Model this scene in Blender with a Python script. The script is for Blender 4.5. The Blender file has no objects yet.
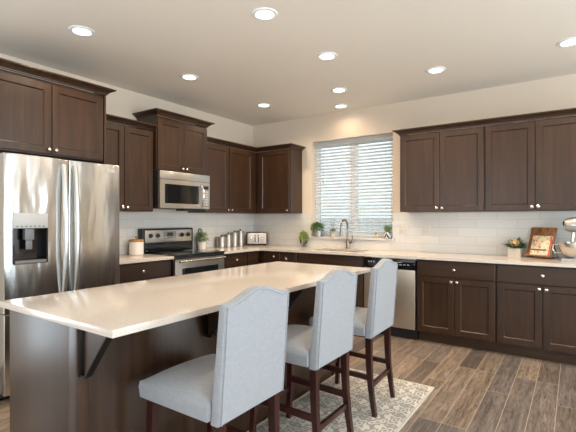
import bpy, bmesh, math, random
from mathutils import Vector, Matrix
R = math.radians
PI = math.pi
SC = bpy.context.scene
COL = SC.collection
random.seed(7)

# ------------------------------------------------------------------ camera
cam = bpy.data.cameras.new('camera')
cam.sensor_width = 36.0
cam.lens = 415.59 / 576.0 * 36.0
cam.shift_x = 0.0
cam.shift_y = 0.0049
cam.clip_start = 0.05
camo = bpy.data.objects.new('camera', cam)
COL.objects.link(camo)
camo.location = (4.152, -5.059, 1.312)
camo.rotation_euler = (R(90), 0, 0.6034)
SC.camera = camo

# ------------------------------------------------------------------ world, exposure
CEIL = 2.766
SC.view_settings.view_transform = 'Standard'
SC.view_settings.look = 'None'
SC.view_settings.gamma = 1.0
SC.view_settings.use_curve_mapping = False
SC.view_settings.exposure = 0.0
SC.cycles.use_denoising = True
SC.cycles.max_bounces = 10
SC.cycles.diffuse_bounces = 5
SC.cycles.glossy_bounces = 5
SC.cycles.transmission_bounces = 8
SC.cycles.transparent_max_bounces = 12
SC.cycles.caustics_reflective = False
SC.cycles.caustics_refractive = False
SC.cycles.sample_clamp_indirect = 6.0

W = bpy.data.worlds.new('overcast_sky')
SC.world = W
W.use_nodes = True
bg = W.node_tree.nodes['Background']
bg.inputs[0].default_value = (0.86, 0.94, 1.0, 1)
bg.inputs[1].default_value = 2.0

def area(name, loc, rot, sx, sy, power, col):
    l = bpy.data.lights.new(name, 'AREA')
    l.shape = 'RECTANGLE'
    l.size = sx
    l.size_y = sy
    l.energy = power
    l.color = col
    o = bpy.data.objects.new(name, l)
    COL.objects.link(o)
    o.location = loc
    o.rotation_euler = rot
    return o

# daylight entering through the great-room windows (openings in wall_right and wall_near)
DAY = (0.80, 0.92, 1.0)
area('daylight_right', (7.50, -1.9, 1.30), (0, R(93), 0), 2.0, 1.6, 112, DAY)
area('daylight_right', (7.50, -5.2, 1.30), (0, R(106), 0), 2.0, 2.2, 160, DAY)
area('daylight_near', (2.0, -8.5, 1.20), (R(118), 0, 0), 2.4, 2.0, 16, DAY)
area('daylight_near', (5.2, -8.5, 1.20), (R(118), 0, 0), 2.0, 2.0, 16, DAY)
area('sheen_light_left', (-.5, -6.0, 1.15), (0, R(-118), 0), 2.0, 2.0, 52, DAY)  # added lamp at an unseen opening, gives the island end its sheen

sun = bpy.data.lights.new('sun', 'SUN')
sun.energy = 2.8
sun.angle = R(2)
sun.color = (1.0, 0.97, 0.93)
suno = bpy.data.objects.new('sun', sun)
COL.objects.link(suno)
suno.rotation_euler = (R(38), 0, R(-20))     # high sun from behind the house, lights the neighbour's wall

CAN_POWER = 10.2
CAN_COL = (1.0, 0.78, 0.55)

# ------------------------------------------------------------------ materials
def lin(r, g, b):
    f = lambda c: ((c / 255) / 12.92 if c / 255 <= 0.04045 else ((c / 255 + 0.055) / 1.055) ** 2.4)
    return (f(r), f(g), f(b), 1)

def mat(name, col, rough=0.5, metal=0.0, **kw):
    m = bpy.data.materials.new(name)
    m.use_nodes = True
    b = m.node_tree.nodes['Principled BSDF']
    b.inputs['Base Color'].default_value = col
    b.inputs['Roughness'].default_value = rough
    b.inputs['Metallic'].default_value = metal
    for k, v in kw.items():
        b.inputs[k.replace('_', ' ')].default_value = v
    return m

def N(m, t, **kw):
    n = m.node_tree.nodes.new(t)
    for k, v in kw.items():
        setattr(n, k, v)
    return n

def L(m, a, b):
    m.node_tree.links.new(a, b)

def P(m):
    return m.node_tree.nodes['Principled BSDF']

def coords(m, scale=(1, 1, 1), rot=(0, 0, 0), loc=(0, 0, 0)):
    tc = N(m, 'ShaderNodeTexCoord')
    mp = N(m, 'ShaderNodeMapping')
    mp.inputs['Scale'].default_value = scale
    mp.inputs['Rotation'].default_value = rot
    mp.inputs['Location'].default_value = loc
    L(m, tc.outputs['Object'], mp.inputs['Vector'])
    return mp.outputs[0]

def noise(m, vec, scale, detail=4, rough=0.55, dist=0):
    n = N(m, 'ShaderNodeTexNoise')
    n.inputs['Scale'].default_value = scale
    n.inputs['Detail'].default_value = detail
    n.inputs['Roughness'].default_value = rough
    n.inputs['Distortion'].default_value = dist
    L(m, vec, n.inputs['Vector'])
    return n.outputs['Fac']

def ramp(m, fac, stops):
    r = N(m, 'ShaderNodeValToRGB')
    e = r.color_ramp.elements
    while len(e) < len(stops):
        e.new(0.5)
    for k, (p, c) in enumerate(stops):
        e[k].position = p
        e[k].color = c
    L(m, fac, r.inputs[0])
    return r.outputs[0]

def bump(m, fac, strength, dist=0.01):
    b = N(m, 'ShaderNodeBump')
    b.inputs['Strength'].default_value = strength
    b.inputs['Distance'].default_value = dist
    L(m, fac, b.inputs['Height'])
    L(m, b.outputs[0], P(m).inputs['Normal'])

def math_(m, op, a, b=None):
    n = N(m, 'ShaderNodeMath', operation=op)
    for i, q in enumerate((a, b)):
        if q is None:
            continue
        if isinstance(q, (int, float)):
            n.inputs[i].default_value = q
        else:
            L(m, q, n.inputs[i])
    return n.outputs[0]

def wood(name, dark, mid, light, axis='z', rough=0.34, s=1.0, coat=0.12):
    m = mat(name, mid, rough)
    sc = {'z': (22 * s, 22 * s, 1.6 * s), 'x': (1.6 * s, 22 * s, 22 * s), 'y': (22 * s, 1.6 * s, 22 * s)}[axis]
    oi = N(m, 'ShaderNodeObjectInfo')
    v = coords(m, sc)
    add = N(m, 'ShaderNodeVectorMath', operation='ADD')
    mul = N(m, 'ShaderNodeMath', operation='MULTIPLY')
    mul.inputs[1].default_value = 37.0
    L(m, oi.outputs['Random'], mul.inputs[0])
    L(m, v, add.inputs[0])
    L(m, mul.outputs[0], add.inputs[1])
    f = noise(m, add.outputs[0], 1.0, 6, 0.6, 0.4)
    c = ramp(m, f, [(0.28, dark), (0.5, mid), (0.74, light)])
    L(m, c, P(m).inputs['Base Color'])
    bump(m, f, 0.06, 0.003)
    if coat:
        P(m).inputs['Coat Weight'].default_value = coat
        P(m).inputs['Coat Roughness'].default_value = 0.2
    return m

M = {}
M['wall'] = mat('painted_wall', lin(222, 207, 189), 0.85)
M['ceiling'] = mat('painted_ceiling', lin(234, 227, 217), 0.9)
bump(M['wall'], noise(M['wall'], coords(M['wall']), 90, 3), 0.05, 0.002)
bump(M['ceiling'], noise(M['ceiling'], coords(M['ceiling']), 70, 3), 0.06, 0.002)
M['espresso'] = wood('espresso_wood', lin(42, 26, 14), lin(54, 34, 19), lin(68, 44, 25), 'z')
M['espresso_h'] = wood('espresso_wood_horizontal', lin(42, 26, 14), lin(54, 34, 19), lin(68, 44, 25), 'x')
M['espresso_y'] = wood('espresso_wood_lengthwise', lin(42, 26, 14), lin(54, 34, 19), lin(68, 44, 25), 'y')
M['espresso_dark'] = mat('dark_espresso_plain', lin(40, 28, 22), 0.6)  # even dark brown for the island toe kick
M['cherry'] = wood('dark_cherry_wood', lin(34, 13, 11), lin(50, 20, 17), lin(70, 30, 25), 'z', 0.28)
M['nickel'] = mat('brushed_nickel', lin(225, 220, 212), 0.22, 1.0)
M['white'] = mat('white_vinyl', lin(240, 243, 246), 0.4)
M['slat'] = mat('white_blind_slat', lin(240, 240, 238), 0.45)
M['plate'] = mat('white_plate', lin(216, 211, 204), 0.4)
M['black'] = mat('black_plastic', (0.012, 0.012, 0.013, 1), 0.35)
M['blackglass'] = mat('black_glass', (0.008, 0.009, 0.010, 1), 0.06)
M['grey'] = mat('grey_plastic', lin(120, 122, 124), 0.4)
M['lightgrey'] = mat('light_grey_plastic', lin(190, 190, 188), 0.4)
M['iron'] = mat('black_iron', lin(38, 33, 30), 0.45, 0.6)
M['copper'] = mat('bronze_trim', lin(120, 82, 56), 0.35, 0.8)
M['brass'] = mat('pale_brass', lin(226, 200, 160), 0.4, 0.3)
M['ceramic'] = mat('white_ceramic', lin(232, 226, 218), 0.25)
M['concrete'] = mat('pale_concrete', lin(206, 196, 182), 0.8)
M['galv'] = mat('galvanised_metal', lin(186, 187, 185), 0.36, 0.7)
M['soil'] = mat('potting_soil', lin(50, 38, 30), 0.95)
M['stem'] = mat('brown_stem', lin(92, 74, 50), 0.8)
M['rose'] = mat('peach_petals', lin(244, 214, 172), 0.6)
M['bronze'] = mat('brushed_bronze_nickel', lin(150, 136, 120), 0.3, 1.0)
M['sinksteel'] = mat('sink_steel', lin(170, 165, 160), 0.3, 1.0)

def stainless(name, base, rough, wav):
    m = mat(name, base, rough, 1.0)
    v = coords(m, (1, 1, 1))
    f = noise(m, coords(m, (3.6, 2.6, 0.9)), 1.6, 2, 0.4)
    fine = noise(m, coords(m, (3, 3, 420)), 1.0, 2, 0.5)
    tot = math_(m, 'ADD', math_(m, 'MULTIPLY', f, 1.0), math_(m, 'MULTIPLY', fine, 0.004))
    bump(m, tot, wav, 0.05)
    tg = N(m, 'ShaderNodeTangent', direction_type='RADIAL', axis='Z')
    L(m, tg.outputs[0], P(m).inputs['Tangent'])
    P(m).inputs['Anisotropic'].default_value = 0.85
    P(m).inputs['Anisotropic Rotation'].default_value = 0.25
    return m
M['steel'] = stainless('stainless_steel', lin(206, 206, 205), 0.19, 0.22)
M['satin'] = mat('satin_steel', lin(214, 213, 210), 0.34, 1.0)
M['can_steel'] = mat('canister_steel', lin(172, 164, 154), 0.34, 1.0)
M['steel_flat'] = stainless('stainless_panel', lin(206, 203, 198), 0.3, 0.015)
M['fridge_side'] = mat('dark_grey_fridge_side', lin(92, 90, 88), 0.45, 0.3)

# quartz
m = mat('cream_quartz', lin(226, 210, 192), 0.16)
f = noise(m, coords(m), 160, 3, 0.7)
L(m, ramp(m, f, [(0.30, lin(190, 177, 165)), (0.45, lin(213, 202, 191)), (0.7, lin(221, 211, 201))]), P(m).inputs['Base Color'])
P(m).inputs['Roughness'].default_value = 0.14
M['quartz'] = m

# backsplash tiles
def tile_mat(name, swap):
    m = mat(name, lin(226, 220, 211), 0.22)
    tc = N(m, 'ShaderNodeTexCoord')
    sep = N(m, 'ShaderNodeSeparateXYZ')
    L(m, tc.outputs['Object'], sep.inputs[0])
    com = N(m, 'ShaderNodeCombineXYZ')
    L(m, sep.outputs['Y' if swap else 'X'], com.inputs[0])
    L(m, math_(m, 'SUBTRACT', sep.outputs['Z'], 0.914), com.inputs[1])
    b = N(m, 'ShaderNodeTexBrick')
    b.inputs['Scale'].default_value = 1.0
    b.inputs['Brick Width'].default_value = 0.406
    b.inputs['Row Height'].default_value = 0.0985
    b.inputs['Mortar Size'].default_value = 0.0016
    b.inputs['Mortar Smooth'].default_value = 0.3
    b.inputs['Color1'].default_value = lin(220, 217, 212)
    b.inputs['Color2'].default_value = lin(214, 211, 206)
    b.inputs['Mortar'].default_value = lin(188, 178, 166)
    L(m, com.outputs[0], b.inputs['Vector'])
    L(m, b.outputs['Color'], P(m).inputs['Base Color'])
    bump(m, math_(m, 'SUBTRACT', 1.0, b.outputs['Fac']), 0.3, 0.001)
    return m
M['tile_x'] = tile_mat('white_subway_tile', False)
M['tile_y'] = tile_mat('white_subway_tile_side', True)

# plank floor: boards run along world y
m = mat('hickory_planks', lin(110, 88, 70), 0.36)
tc = N(m, 'ShaderNodeTexCoord')
sep = N(m, 'ShaderNodeSeparateXYZ')
L(m, tc.outputs['Object'], sep.inputs[0])
com = N(m, 'ShaderNodeCombineXYZ')
L(m, sep.outputs['Y'], com.inputs[0])
L(m, sep.outputs['X'], com.inputs[1])
b = N(m, 'ShaderNodeTexBrick')
b.offset = 0.37
b.offset_frequency = 3
b.inputs['Scale'].default_value = 1.0
b.inputs['Brick Width'].default_value = 1.15
b.inputs['Row Height'].default_value = 0.15
b.inputs['Mortar Size'].default_value = 0.0022
b.inputs['Mortar Smooth'].default_value = 0.2
b.inputs['Color1'].default_value = (0, 0, 0, 1)
b.inputs['Color2'].default_value = (1, 1, 1, 1)
b.inputs['Mortar'].default_value = (0.5, 0.5, 0.5, 1)
L(m, com.outputs[0], b.inputs['Vector'])
sepc = N(m, 'ShaderNodeSeparateColor')
L(m, b.outputs['Color'], sepc.inputs[0])
rnd = sepc.outputs[0]
shift = N(m, 'ShaderNodeVectorMath', operation='ADD')
sc3 = N(m, 'ShaderNodeVectorMath', operation='MULTIPLY')
sc3.inputs[1].default_value = (4.2, 46.0, 1.0)
L(m, com.outputs[0], sc3.inputs[0])
L(m, sc3.outputs[0], shift.inputs[0])
cmb = N(m, 'ShaderNodeCombineXYZ')
L(m, math_(m, 'MULTIPLY', rnd, 60.0), cmb.inputs[0])
L(m, math_(m, 'MULTIPLY', rnd, 31.0), cmb.inputs[2])
L(m, cmb.outputs[0], shift.inputs[1])
gr = noise(m, shift.outputs[0], 1.0, 8, 0.72, 1.6)
big = noise(m, shift.outputs[0], 0.3, 3, 0.5, 1.5)
base = ramp(m, rnd, [(0.0, lin(94, 86, 82)), (0.3, lin(150, 133, 117)), (0.55, lin(118, 109, 104)), (0.8, lin(168, 147, 127)), (1.0, lin(108, 97, 90))])
grc = ramp(m, gr, [(0.34, (0.28, 0.27, 0.27, 1)), (0.48, (0.86, 0.86, 0.86, 1)), (0.66, (1.42, 1.40, 1.37, 1))])
mx = N(m, 'ShaderNodeMix', data_type='RGBA', blend_type='MULTIPLY')
mx.inputs['Factor'].default_value = 0.85
L(m, base, mx.inputs['A'])
L(m, grc, mx.inputs['B'])
mx2 = N(m, 'ShaderNodeMix', data_type='RGBA', blend_type='MULTIPLY')
mx2.inputs['Factor'].default_value = 0.45
L(m, mx.outputs['Result'], mx2.inputs['A'])
L(m, ramp(m, big, [(0.32, (0.35, 0.35, 0.35, 1)), (0.62, (1.25, 1.22, 1.19, 1))]), mx2.inputs['B'])
mx3 = N(m, 'ShaderNodeMix', data_type='RGBA')
L(m, b.outputs['Fac'], mx3.inputs['Factor'])
L(m, mx2.outputs['Result'], mx3.inputs['A'])
mx3.inputs['B'].default_value = lin(184, 166, 148)
L(m, mx3.outputs['Result'], P(m).inputs['Base Color'])
bump(m, math_(m, 'SUBTRACT', gr, math_(m, 'MULTIPLY', b.outputs['Fac'], 0.8)), 0.18, 0.004)
M['floor'] = m

# upholstery
m = mat('pale_grey_linen', lin(196, 196, 196), 0.9)
v = coords(m)
w1 = noise(m, coords(m, (260, 260, 26)), 1.0, 2)
w2 = noise(m, coords(m, (26, 26, 300)), 1.0, 2)
ww = math_(m, 'MULTIPLY', math_(m, 'ADD', w1, w2), 0.5)
L(m, ramp(m, ww, [(0.30, lin(143, 146, 152)), (0.70, lin(160, 163, 169))]), P(m).inputs['Base Color'])
P(m).inputs['Sheen Weight'].default_value = 0.25
bump(m, ww, 0.15, 0.002)
M['linen'] = m

# rug: cream line network with grey leaf shapes
m = mat('leaf_pattern_rug', lin(210, 203, 192), 0.95)
v = coords(m)
nz = N(m, 'ShaderNodeTexNoise')
nz.inputs['Scale'].default_value = 9.0
L(m, v, nz.inputs['Vector'])
va = N(m, 'ShaderNodeVectorMath', operation='MULTIPLY_ADD')
va.inputs[1].default_value = (0.035, 0.035, 0.0)
L(m, nz.outputs['Color'], va.inputs[0])
L(m, v, va.inputs[2])
sp = N(m, 'ShaderNodeSeparateXYZ')
L(m, va.outputs[0], sp.inputs[0])
k_ = 2 * PI / 0.165
U = math_(m, 'MULTIPLY', sp.outputs[0], k_)
V = math_(m, 'MULTIPLY', sp.outputs[1], k_)
c_ = lambda q: math_(m, 'COSINE', q)
f1 = math_(m, 'ADD', c_(U), c_(V))
f2 = math_(m, 'ADD', c_(math_(m, 'ADD', U, V)), c_(math_(m, 'SUBTRACT', math_(m, 'MULTIPLY', U, 2.0), V)))
f3 = math_(m, 'MULTIPLY', c_(math_(m, 'MULTIPLY', U, 3.0)), c_(math_(m, 'MULTIPLY', V, 2.0)))
ft = math_(m, 'ADD', math_(m, 'ADD', f1, math_(m, 'MULTIPLY', f2, 0.7)), math_(m, 'MULTIPLY', f3, 0.6))
gg = math_(m, 'SINE', math_(m, 'MULTIPLY', ft, 2.9))
g2 = math_(m, 'ADD', math_(m, 'MULTIPLY', gg, 0.5), 0.5)
L(m, ramp(m, g2, [(0.20, lin(160, 155, 147)), (0.50, lin(174, 168, 160)), (0.68, lin(210, 204, 195)), (1.0, lin(214, 208, 199))]), P(m).inputs['Base Color'])
bump(m, noise(m, coords(m), 420, 2), 0.3, 0.003)
M['rug'] = m
M['rug_edge'] = mat('cream_rug_binding', lin(205, 198, 186), 0.95)

# stoneware pattern pot, acacia, walnut
M['acacia'] = wood('acacia_board', lin(84, 50, 28), lin(140, 92, 54), lin(176, 126, 82), 'z', 0.45, 1.0)
M['lidwood'] = wood('bamboo_lid', lin(140, 92, 52), lin(176, 122, 74), lin(198, 148, 98), 'x', 0.5)
M['slate'] = mat('grey_weathered_board', lin(112, 116, 112), 0.7)
def leafmat(name, a, b):
    m = mat(name, a, 0.55)
    f = noise(m, coords(m), 60, 2)
    L(m, ramp(m, f, [(0.35, a), (0.65, b)]), P(m).inputs['Base Color'])
    P(m).inputs['Transmission Weight'].default_value = 0.0
    return m
M['leaf'] = leafmat('green_leaf', lin(72, 106, 54), lin(118, 150, 84))
M['leaf_lime'] = leafmat('lime_leaf', lin(112, 138, 58), lin(184, 200, 112))
M['leaf_dark'] = leafmat('dark_leaf', lin(52, 78, 50), lin(86, 116, 74))
M['leaf_sage'] = leafmat('sage_leaf', lin(112, 136, 92), lin(160, 178, 132))
m = mat('black_white_diamond_glaze', lin(230, 228, 222), 0.4)
ck = N(m, 'ShaderNodeTexChecker')
ck.inputs['Scale'].default_value = 46
ck.inputs['Color1'].default_value = lin(232, 230, 224)
ck.inputs['Color2'].default_value = lin(28, 28, 30)
L(m, coords(m, (1, 1, 1), (R(35), R(45), 0)), ck.inputs['Vector'])
L(m, ck.outputs['Color'], P(m).inputs['Base Color'])
M['pattern'] = m
# clear glass that lets straight light pass
def thin_glass(name, tint, refl):
    m = bpy.data.materials.new(name)
    m.use_nodes = True
    nt = m.node_tree
    for n in list(nt.nodes):
        nt.nodes.remove(n)
    o = nt.nodes.new('ShaderNodeOutputMaterial')
    mxs = nt.nodes.new('ShaderNodeMixShader')
    t = nt.nodes.new('ShaderNodeBsdfTransparent')
    g = nt.nodes.new('ShaderNodeBsdfGlossy')
    fr = nt.nodes.new('ShaderNodeFresnel')
    t.inputs[0].default_value = tint
    g.inputs['Roughness'].default_value = 0.02
    fr.inputs[0].default_value = refl
    nt.links.new(fr.outputs[0], mxs.inputs[0])
    nt.links.new(t.outputs[0], mxs.inputs[1])
    nt.links.new(g.outputs[0], mxs.inputs[2])
    nt.links.new(mxs.outputs[0], o.inputs[0])
    return m
M['pane'] = thin_glass('window_glass', (0.94, 0.97, 0.97, 1), 1.35)
M['glass'] = thin_glass('clear_glass', (0.93, 0.95, 0.94, 1), 1.5)
m = mat('lamp_lens', (1, 0.95, 0.88, 1), 0.5)
P(m).inputs['Emission Color'].default_value = (1.0, 0.93, 0.82, 1)
P(m).inputs['Emission Strength'].default_value = 9.0
M['lens'] = m
m = mat('range_clock', (0.02, 0.03, 0.03, 1), 0.2)
M['display'] = m
# slats let some daylight through
m = M['slat']
tr = N(m, 'ShaderNodeBsdfTranslucent')
tr.inputs[0].default_value = lin(248, 250, 252)
ms = N(m, 'ShaderNodeMixShader')
ms.inputs[0].default_value = 0.72
L(m, P(m).outputs[0], ms.inputs[1])
L(m, tr.outputs[0], ms.inputs[2])
L(m, ms.outputs[0], m.node_tree.nodes['Material Output'].inputs[0])
# siding and fence outside
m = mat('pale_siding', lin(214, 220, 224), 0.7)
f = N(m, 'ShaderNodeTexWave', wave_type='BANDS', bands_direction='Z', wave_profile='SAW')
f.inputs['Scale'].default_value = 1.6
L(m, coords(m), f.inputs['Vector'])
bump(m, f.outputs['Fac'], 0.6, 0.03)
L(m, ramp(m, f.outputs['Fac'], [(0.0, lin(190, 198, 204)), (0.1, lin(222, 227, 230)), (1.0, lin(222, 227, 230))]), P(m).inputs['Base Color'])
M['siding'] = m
M['fence'] = wood('weathered_fence', lin(150, 156, 158), lin(170, 176, 178), lin(190, 194, 196), 'z', 0.8)
M['added_carpet'] = mat('added_pale_carpet', lin(206, 200, 190), 0.95)
M['ground'] = mat('gravel_ground', lin(150, 148, 140), 0.95)
# recipe page: blurred floral print
m = mat('floral_page', lin(236, 214, 170), 0.5)
vo = N(m, 'ShaderNodeTexVoronoi')
vo.inputs['Scale'].default_value = 60
L(m, coords(m), vo.inputs['Vector'])
sp = N(m, 'ShaderNodeSeparateColor')
L(m, vo.outputs['Color'], sp.inputs[0])
L(m, ramp(m, sp.outputs[0], [(0.0, lin(240, 222, 180)), (0.4, lin(244, 232, 206)), (0.58, lin(236, 186, 156)), (0.7, lin(240, 218, 180)), (0.87, lin(176, 188, 146)), (0.96, lin(216, 120, 112))]), P(m).inputs['Base Color'])
M['page'] = m
M['pagered'] = mat('red_print', lin(196, 66, 72), 0.6)
M['pagegreen'] = mat('green_print', lin(84, 104, 70), 0.6)

# ------------------------------------------------------------------ mesh helpers
def box(bm, x0, x1, y0, y1, z0, z1, bev=0.0, seg=2):
    r = bmesh.ops.create_cube(bm, size=1.0)
    vs = r['verts']
    for v in vs:
        v.co = Vector((x0 + (v.co.x + .5) * (x1 - x0), y0 + (v.co.y + .5) * (y1 - y0), z0 + (v.co.z + .5) * (z1 - z0)))
    if bev > 0:
        es = list({e for v in vs for e in v.link_edges})
        q = bmesh.ops.bevel(bm, geom=es, offset=bev, segments=seg, profile=0.6, affect='EDGES')
        vs = list({v for f in q['faces'] for v in f.verts})
    return vs

def cells(bm, us, vs_, skip, a, b, plane):
    """slab with rectangular holes: grid cells us x vs_, thickness a..b along the plane's normal"""
    def pt(u, v, w):
        return {'xy': (u, v, w), 'xz': (u, w, v), 'yz': (w, u, v)}[plane]
    cache = {}
    def V(i, j, k):
        if (i, j, k) not in cache:
            cache[(i, j, k)] = bm.verts.new(pt(us[i], vs_[j], b if k else a))
        return cache[(i, j, k)]
    n, q = len(us) - 1, len(vs_) - 1
    full = lambda i, j: 0 <= i < n and 0 <= j < q and (i, j) not in skip
    for i in range(n):
        for j in range(q):
            if not full(i, j):
                continue
            for k in (0, 1):
                bm.faces.new([V(i, j, k), V(i + 1, j, k), V(i + 1, j + 1, k), V(i, j + 1, k)])
            for di, dj, e in ((-1, 0, ((i, j), (i, j + 1))), (1, 0, ((i + 1, j), (i + 1, j + 1))), (0, -1, ((i, j), (i + 1, j))), (0, 1, ((i, j + 1), (i + 1, j + 1)))):
                if not full(i + di, j + dj):
                    bm.faces.new([V(*e[0], 0), V(*e[1], 0), V(*e[1], 1), V(*e[0], 1)])

def lathe(bm, prof, n=24, cx=0, cy=0, cap=True, axis='z', sx=1.0):
    rings = []
    for r, z in prof:
        ring = []
        for k in range(n):
            a = 2 * PI * k / n
            c = (cx + r * math.cos(a) * sx, cy + r * math.sin(a), z)
            ring.append(bm.verts.new(c))
        rings.append(ring)
    for A, B in zip(rings, rings[1:]):
        for k in range(n):
            bm.faces.new([A[k], A[(k + 1) % n], B[(k + 1) % n], B[k]])
    if cap:
        if prof[0][0] > 1e-6:
            bm.faces.new(rings[0][::-1])
        if prof[-1][0] > 1e-6:
            bm.faces.new(rings[-1])
    return [v for r in rings for v in r]

def tube(bm, pts, r, n=10, cap=True):
    pts = [Vector(p) for p in pts]
    rr = r if isinstance(r, (list, tuple)) else [r] * len(pts)
    rings = []
    prev = None
    for i, p in enumerate(pts):
        t = (pts[min(i + 1, len(pts) - 1)] - pts[max(i - 1, 0)]).normalized()
        if prev is None:
            up = Vector((0, 0, 1)) if abs(t.z) < .9 else Vector((1, 0, 0))
            a = t.cross(up).normalized()
        else:
            a = (prev - t * prev.dot(t)).normalized()
        prev = a
        b_ = t.cross(a)
        rings.append([bm.verts.new(p + (a * math.cos(2 * PI * k / n) + b_ * math.sin(2 * PI * k / n)) * rr[i]) for k in range(n)])
    for A, B in zip(rings, rings[1:]):
        for k in range(n):
            bm.faces.new([A[k], A[(k + 1) % n], B[(k + 1) % n], B[k]])
    if cap:
        bm.faces.new(rings[0][::-1])
        bm.faces.new(rings[-1])
    return [v for q in rings for v in q]

def loft(bm, rings, cap=True):
    R_ = [[bm.verts.new(p) for p in ring] for ring in rings]
    n = len(R_[0])
    for A, B in zip(R_, R_[1:]):
        for k in range(n):
            bm.faces.new([A[k], A[(k + 1) % n], B[(k + 1) % n], B[k]])
    if cap:
        bm.faces.new(R_[0][::-1])
        bm.faces.new(R_[-1])

def moulding(bm, path, prof):
    """sweep a closed profile (out, z) along a plan path, outward = right of travel, mitred corners"""
    rings = []
    n = len(path)
    for i, (x, y) in enumerate(path):
        def nrm(a, b_):
            d = Vector((b_[0] - a[0], b_[1] - a[1])).normalized()
            return Vector((d.y, -d.x))
        if i == 0:
            o = nrm(path[0], path[1])
        elif i == n - 1:
            o = nrm(path[-2], path[-1])
        else:
            a, b_ = nrm(path[i - 1], path[i]), nrm(path[i], path[i + 1])
            o = (a + b_) / (1 + a.dot(b_))
        rings.append([(x + o.x * q, y + o.y * q, z) for q, z in prof])
    loft(bm, rings)

def obj(name, bm, m, parent=None, smooth=True, angle=35):
    bmesh.ops.recalc_face_normals(bm, faces=bm.faces[:])
    me = bpy.data.meshes.new(name)
    bm.to_mesh(me)
    bm.free()
    me.materials.append(M[m] if isinstance(m, str) else m)
    if smooth:
        me.shade_smooth()
        me.set_sharp_from_angle(angle=R(angle))
    o = bpy.data.objects.new(name, me)
    COL.objects.link(o)
    if parent:
        o.parent = parent
    return o

def B():
    return bmesh.new()

def tag(o, label, cat, group=None):
    o['label'] = label
    o['category'] = cat
    if group:
        o['group'] = group
    return o

def thing(name, label, cat, loc=(0, 0, 0), rz=0.0, group=None):
    o = bpy.data.objects.new(name, None)
    o.empty_display_size = 0.1
    COL.objects.link(o)
    o.location = loc
    o.rotation_euler = (0, 0, rz)
    return tag(o, label, cat, group)

def struct(name, bm, m, parent=None, smooth=False):
    o = obj(name, bm, m, parent, smooth)
    if parent is None:
        o['kind'] = 'structure'
    return o

def dup(root, loc, rz, label, group=None):
    def cp(o, par):
        c = o.copy()
        COL.objects.link(c)
        if par:
            c.parent = par
        for ch in list(o.children):
            if ch is not c:
                cp(ch, c)
        return c
    r = cp(root, None)
    r.location = loc
    r.rotation_euler = (0, 0, rz)
    r['label'] = label
    if group:
        r['group'] = group
    return r

# ------------------------------------------------------------------ the room
RX, RY = 7.0, -8.0
bm = B(); box(bm, -0.15, RX + .15, RY - .15, .20, -0.12, 0); struct('floor', bm, 'floor')
bm = B(); box(bm, 4.80, RX, RY, -.001, 0.0005, .010); struct('added_floor_right', bm, 'added_carpet')  # unseen pale carpet, added to brighten the low reflections in the fridge
bm = B(); box(bm, -0.15, RX + .15, RY - .15, .20, CEIL, CEIL + .15); struct('ceiling', bm, 'ceiling')
bm = B(); cells(bm, [RY - .15, -7.0, -5.0, .2], [0, .1, 2.4, CEIL], {(1, 1)}, -.15, 0, 'yz'); struct('wall_left', bm, 'wall')  # unseen opening past the fridge, added for the sheen lamp outside it
WX0, WX1, WZ0, WZ1 = 1.078, 2.268, 1.062, 2.402
bm = B(); cells(bm, [0, WX0, WX1, 5.25, 5.60, 6.05, 6.20, RX], [0, .1, WZ0 - .0245, WZ1, CEIL], {(1, 2), (3, 1), (3, 2), (5, 1), (5, 2)}, 0, .20, 'xz'); struct('wall_far', bm, 'wall')  # two narrow unseen slots at the right, added for bright strips in the fridge steel
bm = B(); cells(bm, [RY, -6.3, -4.1, -2.7, -1.1, .20], [0, .4, 2.5, CEIL], {(1, 1), (3, 1)}, RX, RX + .15, 'yz'); struct('wall_right', bm, 'wall')
bm = B(); cells(bm, [0, .8, 3.2, 4.2, 6.2, RX], [0, .25, 2.45, CEIL], {(1, 1), (3, 1)}, RY - .15, RY, 'xz'); struct('wall_near', bm, 'wall')

# kitchen window
w = bpy.data.objects.new('window_1', None); COL.objects.link(w); w.location = (WX0, 0.105, WZ0); w['kind'] = 'structure'
ww_, wh_ = WX1 - WX0, WZ1 - WZ0
bm = B(); cells(bm, [0.001, .035, ww_ - .035, ww_ - .001], [0.001, .035, wh_ - .035, wh_ - .001], {(1, 1)}, 0, .06, 'xz'); obj('window_frame', bm, 'white', w, False)
bm = B(); box(bm, ww_ / 2 - .022, ww_ / 2 + .022, -.002, .05, .035, wh_ - .035, .002); obj('mullion', bm, 'white', w)
for s0, s1 in ((.035, ww_ / 2 - .027), (ww_ / 2 + .027, ww_ - .035)):
    bm = B(); cells(bm, [s0, s0 + .03, s1 - .03, s1], [.035, .065, wh_ - .065, wh_ - .035], {(1, 1)}, .012, .042, 'xz'); obj('sash', bm, 'white', w, False)
    bm = B(); box(bm, s0 + .03, s1 - .03, .024, .030, .065, wh_ - .065); obj('window_pane', bm, 'pane', w, False)
bm = B(); box(bm, WX0 - .03, WX1 + .03, -.035, -.0005, WZ0 - .024, WZ0, .003); box(bm, WX0 + .0005, WX1 - .0005, -.0005, .104, WZ0 - .024, WZ0); struct('trim_1', bm, 'plate', None, True)

# backsplash tiling on the walls
BT = 1.385
bm = B(); cells(bm, [.010, WX0 - .001, WX1 + .001, 4.6], [.914, WZ0 - .025, BT], {(1, 1)}, -.010, 0, 'xz'); struct('trim_2', bm, 'tile_x')
bm = B(); box(bm, 0, .010, -2.84, 0, .914, BT); struct('trim_3', bm, 'tile_y')

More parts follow.
